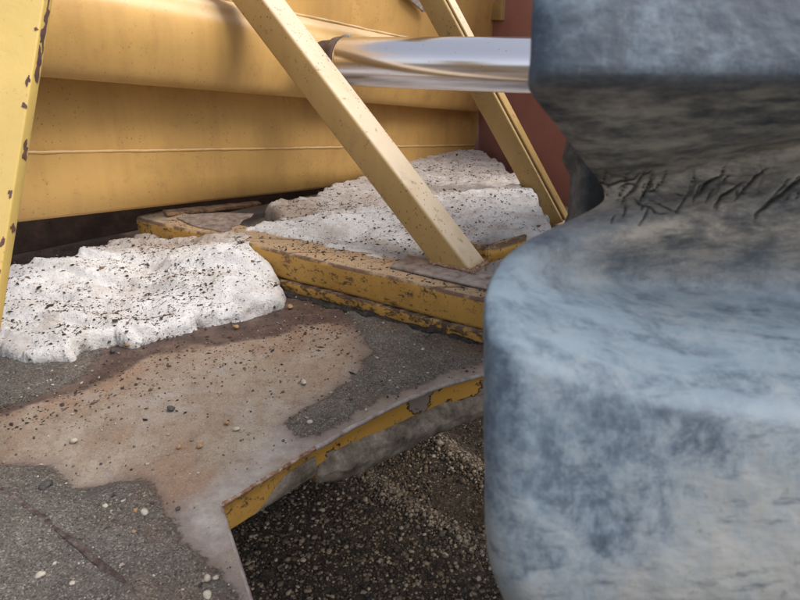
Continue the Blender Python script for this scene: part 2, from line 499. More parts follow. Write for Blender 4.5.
# tyre rubber under pale dust; mud lies in the groove
n = N('dusty_sky_tinted_rubber')
a1 = n.noise(8, 6, 0.66, dist=0.5); a2 = n.noise(90, 4, 0.7); a5 = n.noise(34, 7, 0.78, n.scl((1, 1, 0.7), rot=(0, 0.35, 0)), 0.4)
a4 = n.noise(1.0, 5, 0.75, n.scl((330, 110, 40), rot=(0, 0.5, 0))); a3 = n.noise(1.0, 4, 0.7, n.scl((24, 60, 110), rot=(0, 0.8, 0)))
rub = n.mix(n.ramp(n.math('ADD', n.math('MULTIPLY', a1, 0.55), n.math('MULTIPLY', a5, 0.45)), 0.40, 0.58), (0.036, 0.052, 0.076), (0.115, 0.155, 0.20))
dst = n.math('ADD', n.math('ADD', n.math('MULTIPLY', a1, 0.40), n.math('MULTIPLY', a5, 0.46)), n.math('MULTIPLY', a2, 0.14))
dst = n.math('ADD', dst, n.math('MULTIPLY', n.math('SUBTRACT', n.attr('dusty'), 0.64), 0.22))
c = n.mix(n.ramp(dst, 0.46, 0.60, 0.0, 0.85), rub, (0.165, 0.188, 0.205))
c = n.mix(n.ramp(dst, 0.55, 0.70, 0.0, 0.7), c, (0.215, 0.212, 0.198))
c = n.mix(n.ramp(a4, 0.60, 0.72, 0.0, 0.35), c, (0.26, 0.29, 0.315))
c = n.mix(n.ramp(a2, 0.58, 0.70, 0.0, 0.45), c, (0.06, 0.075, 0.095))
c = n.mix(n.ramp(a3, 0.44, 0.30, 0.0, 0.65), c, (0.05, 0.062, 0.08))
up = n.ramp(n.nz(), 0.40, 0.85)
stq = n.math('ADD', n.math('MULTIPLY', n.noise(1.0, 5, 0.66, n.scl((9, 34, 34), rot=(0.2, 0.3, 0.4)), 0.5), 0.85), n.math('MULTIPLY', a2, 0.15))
c = n.mix(n.math('MULTIPLY', up, n.ramp(stq, 0.42, 0.60, 0.05, 0.72)), c, (0.150, 0.198, 0.245))  # sky reflection painted as lighter blue on upward faces
mudc = n.cramp(n.noise(26, 7, 0.76, n.scl((0.6, 1.2, 1.6), rot=(0, 0.5, 0))), [(0.34, (0.045, 0.045, 0.048)), (0.46, (0.16, 0.145, 0.125)), (0.56, (0.31, 0.27, 0.22)), (0.7, (0.44, 0.385, 0.31))])
c = n.mix(n.math('MULTIPLY', n.attr('mud'), n.ramp(a5, 0.2, 0.5, 0.6, 1.0)), c, mudc)
ck = n.math('MULTIPLY', n.ramp(n.voro(34, 'DISTANCE_TO_EDGE', n.scl((1.0, 1.0, 0.55), rot=(0, 0.5, 0))), 0.05, 0.015), n.math('MULTIPLY', n.attr('groove'), n.ramp(n.noise(16, 3), 0.45, 0.58)))
c = n.mix(n.math('MULTIPLY', ck, 0.45), c, (0.02, 0.02, 0.02))
c = n.mix(n.attr('crack'), c, (0.010, 0.010, 0.011))  # bare black rubber in the cracks; the colour also deepens their shade
n.bump(n.math('ADD', a3, n.math('MULTIPLY', a2, 1.5)), 0.18, 0.003)
M['tyre'] = n.done(c, 0.62, 0, 0.35)
M['carcass'] = m_simple('carcass_rubber', [(0.3, (0.02, 0.02, 0.022)), (0.5, (0.06, 0.06, 0.06)), (0.8, (0.2, 0.19, 0.17))], 14, 0.8, 0.5)


# ================================================================== ground
GZ = -0.6
gx = np.linspace(-14, 14, 60); gy = np.linspace(-10, 18, 60)
gx = np.unique(np.r_[gx, np.linspace(-1, 1.6, 140)]); gy = np.unique(np.r_[gy, np.linspace(0.3, 3.0, 140)])
# two crests of a track print run across the gravel, pale stones on them
RIDGES = [(onz(345, 470, GZ), onz(520, 585, GZ)), (onz(425, 440, GZ), onz(520, 505, GZ))]


def ridge_d(X, Y):
    best = np.full(np.shape(X), 1e9)
    for a, b in RIDGES:
        e = (b - a)[:2]; L = np.linalg.norm(e); e = e / L
        t = (X - a[0]) * e[0] + (Y - a[1]) * e[1]
        dd = np.abs(-(X - a[0]) * e[1] + (Y - a[1]) * e[0] + 0.012 * np.sin(t * 9 + a[0] * 5))
        best = np.minimum(best, np.where((t > -2.5) & (t < L + 2.5), dd, 9))
    return best


def ground_h(X, Y):
    return GZ + 0.03 * fbm(X * 1.7, Y * 1.7, 0, 3, 2) + 0.045 * np.exp(-(ridge_d(X, Y) / 0.05) ** 2) * ((np.abs(X) < 3) & (Y < 5))


Xg, Yg = np.meshgrid(gx, gy)
ground = mesh('ground', np.stack([Xg, Yg, ground_h(Xg, Yg)], -1).reshape(-1, 3), quads(len(gy), len(gx)), M['soil'])
ground['kind'] = 'structure'
ground['label'] = 'dark gravelly ground below the steel deck'

ICO_V = []
t = (1 + 5 ** 0.5) / 2
for a, b in ((-1, t), (1, t), (-1, -t), (1, -t)):
    ICO_V.append((a, b, 0))
for a, b in ((-1, t), (1, t), (-1, -t), (1, -t)):
    ICO_V.append((0, a, b))
for a, b in ((t, -1), (t, 1), (-t, -1), (-t, 1)):
    ICO_V.append((a, 0, b))
ICO_V = np.array(ICO_V) / math.hypot(1, t)
ICO_F = np.array([(0, 11, 5), (0, 5, 1), (0, 1, 7), (0, 7, 10), (0, 10, 11), (1, 5, 9), (5, 11, 4), (11, 10, 2), (10, 7, 6), (7, 1, 8), (3, 9, 4), (3, 4, 2), (3, 2, 6), (3, 6, 8), (3, 8, 9), (4, 9, 5), (2, 4, 11), (6, 2, 10), (8, 6, 7), (9, 8, 1)])
OCT_V = np.array([(1, 0, 0), (-1, 0, 0), (0, 1, 0), (0, -1, 0), (0, 0, 1), (0, 0, -1)], float)
OCT_F = np.array([(0, 2, 4), (2, 1, 4), (1, 3, 4), (3, 0, 4), (2, 0, 5), (1, 2, 5), (3, 1, 5), (0, 3, 5)])


def scatter(name, P, S, mat, parent=None, shape='ico', flat=(0.55, 0.95), stretch=1.35, smooth=False, jit=0.22, tilt=None):
    """many small stones as one mesh"""
    V0, F0 = (ICO_V, ICO_F) if shape == 'ico' else (OCT_V, OCT_F)
    n_ = len(P); k = len(V0)
    v = V0[None] * (1 + jit * rng.standard_normal((n_, k, 1)).clip(-1.5, 1.5))
    sc3 = np.stack([rng.uniform(0.8, stretch, n_), rng.uniform(0.7, 1.0, n_), rng.uniform(*flat, n_)], -1)
    v = v * (sc3 * S[:, None])[:, None, :]
    if tilt is not None:
        b = rng.uniform(-tilt, tilt, n_)
        cb, sb = np.cos(b)[:, None], np.sin(b)[:, None]
        v = np.stack([v[..., 0], v[..., 1] * cb - v[..., 2] * sb, v[..., 1] * sb + v[..., 2] * cb], -1)
    a = rng.uniform(0, 2 * math.pi, n_); ca, sa = np.cos(a)[:, None], np.sin(a)[:, None]
    v = np.stack([v[..., 0] * ca - v[..., 1] * sa, v[..., 0] * sa + v[..., 1] * ca, v[..., 2]], -1)
    v = v + P[:, None, :]
    f = (F0[None] + (np.arange(n_) * k)[:, None, None]).reshape(-1, 3)
    o = mesh(name, v.reshape(-1, 3), f, mat, parent, smooth)
    o['kind'] = 'stuff'
    return o


ng = 52000
X = rng.uniform(-0.6, 1.1, ng); Y = rng.uniform(0.5, 2.4, ng)
S = np.clip(rng.lognormal(math.log(0.0037), 0.38, ng), 0.0016, 0.012)
rd = ridge_d(X, Y)
S *= np.where((rd > 0.06) & (X > 0.1 + 0 * Y) & (Y > 1.35), 0.62, 1.0)
g = scatter('gravel', np.stack([X, Y, ground_h(X, Y) + S * 0.3], -1), S, M['gravel'], smooth=True)
g['label'] = 'loose dark wet gravel covering the ground'
nr = 5200
k = rng.integers(0, 2, nr); tt = rng.uniform(-0.15, 1.15, nr)
A = np.array([r[0] for r in RIDGES])[k]; B = np.array([r[1] for r in RIDGES])[k]
Pn = A + (B - A) * tt[:, None]
ed = (B - A)[:, :2]; ed = ed / np.linalg.norm(ed, axis=1)[:, None]
off = rng.normal(0, 0.028, nr)
Pn[:, 0] -= ed[:, 1] * off; Pn[:, 1] += ed[:, 0] * off
S = np.clip(rng.lognormal(math.log(0.0032), 0.4, nr), 0.002, 0.012)
Pn[:, 2] = ground_h(Pn[:, 0], Pn[:, 1]) + S * 0.6
g2 = scatter('gravel_crest', Pn, S, M['gravel_pale'], smooth=True)
g2['label'] = 'paler dry gravel along the crests of the track print'

# ================================================================== the machine frame
frame = empty('earthmover_frame', (-0.3, 1.6, 0.0), 'rusty steel deck with yellow cross beam and two diagonal yellow struts', 'machine frame')


def px_poly(pts, z=0.0):
    return [onz(a, b, z) for a, b in pts]


EDGE_STRAIGHT = [(308, 790), (250, 600), (220, 505)]
EDGE_WELD = [(220, 505), (268, 476), (315, 447)]
EDGE_ARC = [(315, 447), (350, 427), (378, 412), (410, 397), (440, 385), (482, 373), (520, 366), (556, 362)]
arc_w = smooth_path(px_poly(EDGE_ARC), 0.006, 24)
deck_poly = [p[:2] for p in px_poly(EDGE_STRAIGHT)] + [p[:2] for p in px_poly(EDGE_WELD)[1:]] + [p[:2] for p in arc_w[4::4]]
deck_poly += [np.array(q) for q in ((0.44, 1.62), (0.80, 2.38), (0.36, 3.28), (0.2, 3.45), (-2.2, 3.45), (-2.2, 0.30))]
deck_poly[0] = np.array((deck_poly[0][0], 0.30))

STEP = 0.0062
xs = np.arange(-2.2, 1.5, STEP); ys = np.arange(0.30, 3.45, STEP)
X, Y = np.meshgrid(xs, ys)
sd_, bx_, by_ = sdf(deck_poly, X, Y)
keepf = quads(len(ys), len(xs))
ins = (sd_ > 0).ravel()
keepf = keepf[ins[keepf].sum(1) >= 2]
Xd = np.where(sd_ < 0, bx_, X).ravel(); Yd = np.where(sd_ < 0, by_, Y).ravel()
used = np.unique(keepf)
re = np.full(X.size, -1); re[used] = np.arange(len(used))
Xd, Yd = Xd[used], Yd[used]
keepf = re[keepf]
S1 = px_poly([(-700, 455), (-200, 462), (0, 466), (50, 466), (60, 478), (72, 490), (85, 491), (100, 489), (125, 481), (140, 482), (153, 490), (160, 505), (172, 522), (182, 545), (205, 560), (222, 575), (238, 600), (262, 680), (290, 790), (-500, 790), (-900, 600)])
S2 = px_poly([(284, 424), (308, 408), (336, 392), (360, 375), (370, 352), (356, 330), (345, 309), (395, 321), (440, 333), (480, 344), (560, 340), (560, 362), (482, 362), (440, 374), (400, 392), (350, 416), (322, 434), (300, 436)])
S3 = px_poly([(-150, 380), (0, 352), (60, 352), (105, 352), (78, 380), (30, 398), (0, 408), (-150, 425)])
WR = px_poly([(-150, 430), (0, 413), (60, 399), (110, 378), (150, 357), (200, 347), (260, 338), (320, 322), (350, 325), (480, 360), (480, 320), (290, 270), (100, 230), (-300, 250)])
PALE = px_poly([(178, 520), (205, 495), (240, 470), (285, 432), (322, 436), (316, 447), (220, 506), (252, 602), (290, 760), (262, 690), (215, 575)])
PALE2 = px_poly([(312, 449), (350, 428), (400, 403), (440, 386), (482, 374), (560, 362), (560, 356), (482, 367), (440, 379), (400, 396), (350, 421), (318, 438)])
sandd = np.maximum(np.maximum(sdf(S1, Xd, Yd)[0], sdf(S2, Xd, Yd)[0]), sdf(S3, Xd, Yd)[0]).clip(-0.3, 0.3)
wrd = sdf(WR, Xd, Yd)[0].clip(-0.4, 0.3)
pald = np.maximum(sdf(PALE, Xd, Yd)[0], sdf(PALE2, Xd, Yd)[0]).clip(-0.3, 0.3)
sm = ss(-0.01, 0.02, sandd)
Zd = 0.0008 * fbm(Xd * 9, Yd * 9, 0, 3, 4) + sm * (0.0042 + 0.0045 * (fbm(Xd * 14, Yd * 14, 0, 4, 9) + 0.2) + 0.0016 * rng.standard_normal(len(Xd)) * 0.5)
deck = mesh('deck_plate', np.stack([Xd, Yd, Zd], -1), keepf, M['deck'], frame, True, {'sand': sandd, 'wetrust': wrd, 'pale': pald}, label='rusty deck plate with wet sand patches')


def deck_info(X, Y):
    s_ = np.maximum(np.maximum(sdf(S1, X, Y)[0], sdf(S2, X, Y)[0]), sdf(S3, X, Y)[0])
    return s_, sdf(WR, X, Y)[0], sdf(deck_poly, X, Y)[0]


# edge of the plate: worn lip, weld, web below it
lip_path = np.concatenate([resample(px_poly(EDGE_WELD), 0.012)[:-1], arc_w])
lp = arc_w.copy(); lp[:, 2] = -0.0042 + 0.0008 * vn(np.arange(len(lp)) * 0.2, 0 * lp[:, 0], 0, 33)
tube('edge_lip', lp, 0.0052, M['bare'], frame, 10, 0.12, 1.0)
ls = resample(px_poly(EDGE_STRAIGHT), 0.02); ls[:, 2] -= 0.005
tube('edge_lip', ls, 0.0048, M['bare'], frame, 8, 0.1)
wp = resample(px_poly(EDGE_WELD), 0.004); wp[:, 2] -= 0.003
wr = 0.0032 * (1 + 0.28 * np.abs(np.sin(np.arange(len(wp)) * 0.9)))
tube('weld_bead', wp, wr, M['weld'], frame, 8, 0.3)


def inner(path):
    """unit horizontal normals pointing into the deck"""
    T = np.gradient(path, axis=0); T[:, 2] = 0
    T /= np.linalg.norm(T, axis=1)[:, None]
    return np.stack([-T[:, 1], T[:, 0], 0 * T[:, 0]], 1)


wpath = resample(px_poly(EDGE_WELD), 0.012); ni = inner(wpath)
rows = [wpath + ni * o_ + np.array([0, 0, z_]) for o_, z_ in ((0.006, -0.004), (0.005, -0.025), (0.004, -0.05), (0.004, -0.068), (0.012, -0.070), (0.018, -0.068), (0.018, -0.004))]
loft('web_plate', rows, M['beam'], frame, False, flip=True)
# mud smear on the web towards the arch
rows = []
for k, q in enumerate(wpath):
    tt = k / (len(wpath) - 1)
    lo, hi = -0.069, -0.069 + 0.045 * ss(0.28, 0.7, tt)
    rows.append([q + ni[k] * (0.0035 - 0.005 * math.sin(math.pi * s_) * ss(0.28, 0.6, tt)) + np.array([0, 0, lo + (hi - lo) * s_]) for s_ in np.linspace(0, 1, 7)])
loft('mud_smear', np.array(rows).transpose(1, 0, 2), M['mud'], frame, flip=False)
ni = inner(arc_w)
rows = [arc_w + ni * o_ + np.array([0, 0, z_]) for o_, z_ in ((0.008, -0.006), (0.006, -0.03), (0.006, -0.055), (0.006, -0.085), (0.02, -0.085), (0.02, -0.006))]
loft('arch_fascia', rows, M['fascia'], frame, flip=True)
nA = len(arc_w)
rows = []
for k in range(nA):
    tt = k / (nA - 1)
    r0 = 0.040 * (0.65 + 0.35 * ss(0, 0.12, tt)) * (1 - 0.25 * ss(0.5, 0.75, tt))
    cen = arc_w[k] + ni[k] * 0.018 + np.array([0, 0, -0.095 + 0.022 * (1 - ss(0, 0.3, tt))])
    ring = []
    for a in np.linspace(0, 2 * math.pi, 49):
        rr = r0 * (1 + 0.22 * fbm(np.array([tt * 9.0]), np.array([math.cos(a) * 1.5]), math.sin(a) * 1.5, 4, 3)[0] + 0.07 * fbm(np.array([tt * 40.0]), np.array([math.cos(a) * 5]), math.sin(a) * 5, 3, 8)[0])
        ring.append(cen - ni[k] * math.cos(a) * rr + np.array([0, 0, math.sin(a) * rr]))
    rows.append(ring)
rows[0] = [sum(rows[0]) / len(rows[0]) + 0.15 * (p - sum(rows[0]) / len(rows[0])) for p in rows[0]]
loft('arch_tube', rows, M['mud'], frame)

# raised seam on the near deck
sp = smooth_path([p + np.array([0, 0, 0.0052]) for p in px_poly([(-60, 455), (0, 489), (40, 518), (80, 549), (115, 578), (147, 603), (210, 660)])], 0.012, 4)
tube('deck_seam', sp, 0.0048 * (1 + 0.35 * vn(np.arange(len(sp)) * 0.3, 0 * np.arange(len(sp)), 0, 4)), M['seam'], frame, 10, 0.25, 0.55)

# cross beam
b0, b1 = onz(160, 258), onz(600, 377.5)
ax = norm(b1 - b0); back = norm(np.cross([0, 0, 1], ax)); zz = np.array([0, 0, 1.0])
if back[1] < 0: back = -back
BH, BW = 0.128, 0.125
b1 = b0 + ax * (0.415 - b0[0]) / ax[0]
b0e = b0 - ax * 0.09
beam = bar('cross_beam', b0e + zz * 0.040, b1 + zz * 0.040, back * BW, zz * (BH - 0.040), M['beam'], frame, 0.014, 5, 60, 0.0012)
beam['label'] = 'yellow welded box beam with rust along its edges'
bar('lower_flange', b0e - back * 0.001 + zz * 0.003, b1 - back * 0.001 + zz * 0.003, back * (BW + 0.002), zz * 0.0365, M['flange'], beam, 0.007, 3, 60, 0.0012)
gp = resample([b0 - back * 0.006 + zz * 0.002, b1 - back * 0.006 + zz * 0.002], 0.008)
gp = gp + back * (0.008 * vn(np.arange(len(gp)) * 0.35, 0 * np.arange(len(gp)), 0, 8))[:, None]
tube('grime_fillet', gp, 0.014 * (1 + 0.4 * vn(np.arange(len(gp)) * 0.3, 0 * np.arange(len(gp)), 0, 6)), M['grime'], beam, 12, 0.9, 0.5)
# rusty wear strip where the paint is gone from the beam's top edge
bp0, bp1 = b0 + ax * 0.885, b1
bar('base_plate', bp0 + zz * (BH + 0.001) + back * 0.045, bp1 + zz * (BH + 0.001) + back * 0.045, back * 0.10, zz * 0.008, M['bare'], beam, 0.003, 2)

nb = 900
tb = rng.uniform(0.02, 0.98, nb); wb = rng.uniform(0.01, BW - 0.01, nb) ** 1.0
Pb = b0[None] + (b1 - b0)[None] * tb[:, None] + back[None] * wb[:, None] + np.array([0, 0, BH + 0.0008])
Sb = np.clip(rng.lognormal(math.log(0.0018), 0.5, nb), 0.0007, 0.005)
scatter('dirt_flecks', Pb, Sb, M['fleck'], beam, 'oct', (0.3, 0.6), 2.0, False, 0.3, 0.5)

# struts
s1n, s1m = np.array([-0.5405, -0.8413, 0.0]), np.array([0.5884, -0.378, 0.7147])
E0, E1 = np.array([-0.3643, 1.835, 0.781]), np.array([0.187, 1.4808, 0.1397])
a = norm(E0 - E1)
o = bar('strut', E1 - a * 0.01, E0 + a * 0.45, -s1m * 0.09, -s1n * 0.09, M['strut'], frame, 0.010, 4, 40, 0.0)
o['label'] = 'near diagonal strut standing on the beam'
strut1 = o
ft = []
for q in (E1, E1 - s1m * 0.09, E1 - s1m * 0.09 - s1n * 0.09, E1 - s1n * 0.09, E1):
    ft.append(q + a * ((BH + 0.011 - q[2]) / a[2]))
tube('weld_bead', resample(ft, 0.004), 0.0065, M['weld'], strut1, 8, 0.6)
s2n, s2m = np.array([-0.3919, -0.8755, -0.2827]), np.array([0.7503, -0.482, 0.4524])
E0, E1 = np.array([0.1429, 2.2243, 0.7875]), np.array([0.6218, 2.2556, 0.0265])
a = norm(E0 - E1)
o = bar('strut', E1, E0 + a * 0.45, -s2m * 0.080, -s2n * 0.060, M['strut'], frame, 0.006, 3, 40)
o['label'] = 'far diagonal strut behind the chrome rod'
bar('strut_flange', E1 + s2m * 0.0008 - s2n * 0.010, E0 + a * 0.45 + s2m * 0.0008 - s2n * 0.010, s2m * 0.009, -s2n * 0.045, M['strut'], frame, 0.004, 3)

# small yellow box behind the foot of the near strut
g0 = at(486, 262, 1.76)
g0 = np.array([g0[0], g0[1], 0.10])
bar('gusset_plate', g0, g0 + zz * 0.052, norm([-0.85, 0.52, 0]) * 0.11, norm([0.52, 0.85, 0]) * 0.012, M['beam'], frame, 0.003, 3)
bar('gusset_plate', g0 + np.array([0.004, 0, 0]), g0 + np.array([0.004, 0, 0.052]), norm([0.8, 0.6, 0]) * 0.16, norm([-0.6, 0.8, 0]) * 0.012, M['beam'], frame, 0.003, 3)

# ================================================================== the bowl behind
bowl = empty('scraper_bowl', (-0.4, 2.2, 0.0), 'faded yellow steel bowl wall with a rolled bulge along its side', 'machine wall')
YL, YR = 1.684, 3.18


def wall_rows(spec, nc=70, dent=0.004, seed=1):
    """spec rows: left pixel y at x=45, right pixel y, depth offset, right pixel x"""
    out = []
    for yl, yr, off, xr in spec:
        L = aty(45, yl, YL + off); R = aty(xr, yr, YR + off * 0.85)
        D = R - L
        L2 = L - D * 0.22
        tt = np.linspace(0, 1, nc)[:, None]
        out.append(L2 + (R - L2) * tt)
    out = np.array(out)
    d = dent * fbm(out[..., 0] * 2.2, out[..., 2] * 3.0, out[..., 1], 3, seed)
    out[..., 1] += d
    return out


def densify(spec, k):
    S_ = np.array(spec, float); n_ = len(S_)
    P = np.vstack([2 * S_[0] - S_[1], S_, 2 * S_[-1] - S_[-2]])
    r = []
    for i in range(n_ - 1):
        p0, p1, p2, p3 = P[i], P[i + 1], P[i + 2], P[i + 3]
        for t_ in np.arange(k) / k:
            r.append(0.5 * ((2 * p1) + (-p0 + p2) * t_ + (2 * p0 - 5 * p1 + 4 * p2 - p3) * t_ ** 2 + (-p0 + 3 * p1 - 3 * p2 + p3) * t_ ** 3))
    r.append(S_[-1])
    return r


loft('lower_panel', wall_rows([(219, 172, 0.035, 470), (218, 171.5, 0.012, 470), (216, 171, 0.0, 470), (185, 158, 0.0, 472), (153.5, 145.8, 0.0, 475)]), M['wall'], bowl)
loft('middle_panel', wall_rows([(151.5, 144.6, 0.008, 475), (130, 135, 0.014, 477), (112, 127, 0.020, 478), (90, 118, 0.03, 479), (62, 105, 0.04, 479)]), M['wall'], bowl)
bd = wall_rows([(152.3, 145.2, 0.002, 475)], 260)[0]
tube('weld_bead', bd, 0.0045, M['wall'], bowl, 8, 0.25)
spec = [(62, 105, 0.05, 479), (70, 109, -0.03, 479), (77, 112, -0.085, 479.5), (72, 110, -0.115, 480), (52, 101, -0.130, 482), (20, 87, -0.136, 485), (-8, 75, -0.125, 489), (-22, 67, -0.10, 491), (-32, 61, -0.075, 494), (-37, 58, -0.02, 495), (-40, 56.5, 0.03, 496)]
loft('rolled_bulge', wall_rows(densify(spec, 5), 90, 0.007), M['wall'], bowl)
loft('upper_panel', wall_rows([(-39, 57, 0.015, 496), (-60, 45, 0.02, 500), (-140, 5, 0.05, 512), (-260, -70, 0.09, 530)]), M['wall'], bowl)
lb = wall_rows([(-38.5, 57, -0.006, 496)], 120)[0]
tube('edge_bead', lb, 0.006, M['strut'], bowl, 8, 0.4)
# end return of the wall towards the brown plate
r0 = aty(470, 172, YR); r1 = aty(496, 57, YR); r2 = aty(530, -70, YR)
# patch plates on the upper panel
pn = norm(np.cross(aty(478, 100, YR) - aty(45, 100, YL), [0, 0, 1]))
if pn[1] > 0: pn = -pn


def on_wall(px, py, off):
    """hit of the pixel ray with the upright plane through the wall, moved by off along its normal"""
    p0 = aty(45, 100, YL) + pn * off
    r = FW + (px - 400) / FOC * RT - (py - 300) / FOC * UP
    return EYE + r * (((p0 - EYE) @ pn) / (r @ pn))


plate('patch_plate', [on_wall(q, w, 0.05) for q, w in ((392, -60), (398, 9), (439, 21), (424, -60))], pn, 0.012, M['wall'], bowl)
plate('patch_plate', [on_wall(q, w, 0.03) for q, w in ((436, -60), (458, 18), (500, 33), (514, 0), (535, -60))], pn, 0.012, M['wall'], bowl)
plate('gusset_plate', [on_wall(q, w, 0.09) for q, w in ((398, -20), (407, -3), (424, 12), (428, 12), (413, -20))], pn, 0.01, M['bare'], bowl)
# dark riser added under the wall, set back, blocking sky light from behind
L, R = aty(-160, 235, YL - 0.1), aty(480, 172, YR + 0.15)
Lb = np.array([L[0] + 0.05, L[1] + 0.26, 0]); Rb = np.array([R[0], R[1] + 0.10, 0])
plate('light_block_riser', [Lb + zz * 0.002, Rb + zz * 0.002, Rb + zz * 0.22, Lb + zz * 0.36], (0.5, -0.86, 0), 0.02, M['rust_dark'], bowl)
# ledge and dirty plate under the wall beside the beam's end
w0, w1 = aty(168, 217, 1.98), aty(262, 206, 2.33)
bar('ledge_strip', w0, w1, zz * 0.012, norm([-0.6, 0.8, 0]) * 0.05, M['ledge'], bowl, 0.003, 2, 20, 0.0012)
w0, w1 = aty(150, 212, 1.97), aty(330, 190, 2.6)
bar('bottom_flange', w0 + norm([-0.6, 0.8, 0]) * 0.05, w1 + norm([-0.6, 0.8, 0]) * 0.05, zz * 0.02, norm([-0.6, 0.8, 0]) * 0.06, M['rust_dark'], bowl, 0.003, 2, 20, 0.003)
sh = [(176, 217), (190, 214), (206, 213), (222, 212), (240, 213), (254, 213), (251, 216), (243, 219), (240, 223), (232, 226), (229, 230), (220, 231), (212, 229), (200, 227), (188, 223)]
o = plate('dirt_shelf', [onz(q, w, 0.134) for q, w in sh], (0, 0, 1), 0.007, M['dirt_plate'], frame, 0.003)
# bracket that holds the rod's eye, running back to the bulge
e0 = at(322, 66, 1.98); e1 = at(318, 70, 2.35)
bar('rod_bracket', e0 + zz * -0.05, e1 + zz * -0.05, np.array([0.03, 0, 0]), zz * 0.10, M['rust_dark'], bowl, 0.006, 2)

pa, pb = np.array([0.345, 3.30, 0]), np.array([0.83, 2.36, 0])
sn = norm([-(pb - pa)[1] * -1, -(pb - pa)[0], 0]); sn = sn if sn[0] < 0 else -sn
side = plate('side_plate', [pa - zz * 0.02, pb - zz * 0.02, pb + zz * 1.9, pa + zz * 1.9], sn, 0.03, M['brown'], None)
tag(side, 'matt red-brown steel plate standing behind the far strut', 'steel plate')
q0, q1 = pa + (pb - pa) * 0.16, pa + (pb - pa) * 0.26
plate('plate_rib', [q0 + sn * 0.02 + zz * 0.72, q1 + sn * 0.02 + zz * 0.72, q1 + sn * 0.02 + zz * 0.80, q0 + sn * 0.02 + zz * 0.80], sn, 0.021, M['strut'], side)

# ================================================================== hydraulic cylinder
c0, c1 = at(340, 62, 1.95), at(596, 66.5, 1.60)
cyl = empty('hydraulic_cylinder', tuple(at(560, 66, 1.64)), 'polished chrome hydraulic rod passing between the two struts', 'hydraulic rod')
ra = norm(c1 - c0)
RR = 0.0728
path = [c0 + (c1 - c0) * s_ for s_ in np.linspace(0.012, 0.88, 40)]
tube('rod', path, RR, M['chrome'], cyl, 96)
bev = [c0 + ra * q for q in (-0.02, -0.004, 0.012, 0.02)]
tube('rod_eye', [c0 + ra * q for q in np.linspace(-0.085, 0.016, 14)], RR * np.r_[np.linspace(0.78, 0.92, 9), 0.97, 1.0, 1.015, 1.015, 0.99], M['rust_dark'], cyl, 40, 0.06)
gs = [c0 + ra * 0.01 + np.array([0, 0, RR * 0.8]) + np.array([q, 0, 0.012 * math.sin(q * 60)]) for q in np.linspace(-0.03, 0.03, 9)]
tube('mud_lump', gs, 0.014, M['mud'], cyl, 10, 0.5)
L_ = np.linalg.norm(c1 - c0)
tube('gland', [c0 + ra * L_ * q for q in (0.84, 0.845, 0.90, 0.905)], [RR * 1.15, RR * 1.25, RR * 1.25, RR * 1.15], M['rust_dark'], cyl, 48)
tube('barrel', [c0 + ra * L_ * q for q in (0.90, 1.0)], RR * 1.4, M['beam'], cyl, 48)

# ================================================================== yellow upright at the left
p0, p1 = at(58, -90, 1.0), at(-36, 505, 1.005)
upx = norm(p1 - p0)
left = norm(np.cross(upx, FW)); left = left if left[0] < 0 else -left
post = bar('upright_post', p0, p1, left * 0.24, norm(np.cross(left, upx)) * 0.024 * (1 if np.cross(left, upx) @ FW > 0 else -1), M['post'], None, 0.003, 3, 40, 0.0)
tag(post, 'bright yellow flat steel upright at the left with chipped edge', 'steel post')
# chips where paint has come off the post's edge
nrm_f = norm(np.cross(left, upx)); nrm_f = nrm_f if nrm_f @ FW > 0 else -nrm_f
Lp = np.linalg.norm(p1 - p0)
chips = [(0.165, 0.030, 1), (0.21, 0.022, 1), (0.255, 0.028, 1), (0.285, 0.012, 0), (0.33, 0.006, 0), (0.475, 0.007, 0), (0.555, 0.011, 0), (0.605, 0.007, 0), (0.20, 0.004, 0), (0.40, 0.014, 1), (0.53, 0.010, 1)]
for tpos, ln, sd2 in chips:
    ln *= 0.75
    cpos = p0 + upx * Lp * tpos
    k = 22; ring = []; ph = random.uniform(0, 50)
    for i in range(k):
        q = 2 * math.pi * i / k
        rr = 1 + 0.9 * float(vn(np.array([math.cos(q) * 1.6 + ph]), np.array([math.sin(q) * 1.6]), 0, 3)[0])
        if sd2:   # on the narrow side face
            ring.append(cpos + upx * math.cos(q) * ln * rr + nrm_f * (0.012 + 0.006 * math.sin(q) * rr) - left * 0.0012)
        else:
            ring.append(cpos + upx * math.cos(q) * ln * rr + left * (0.0045 + 0.0034 * math.sin(q) * rr) - nrm_f * 0.0012)
    nn = -left if sd2 else -nrm_f
    plate('paint_chip', ring, nn, 0.001, M['chip'], post, 0.0002)

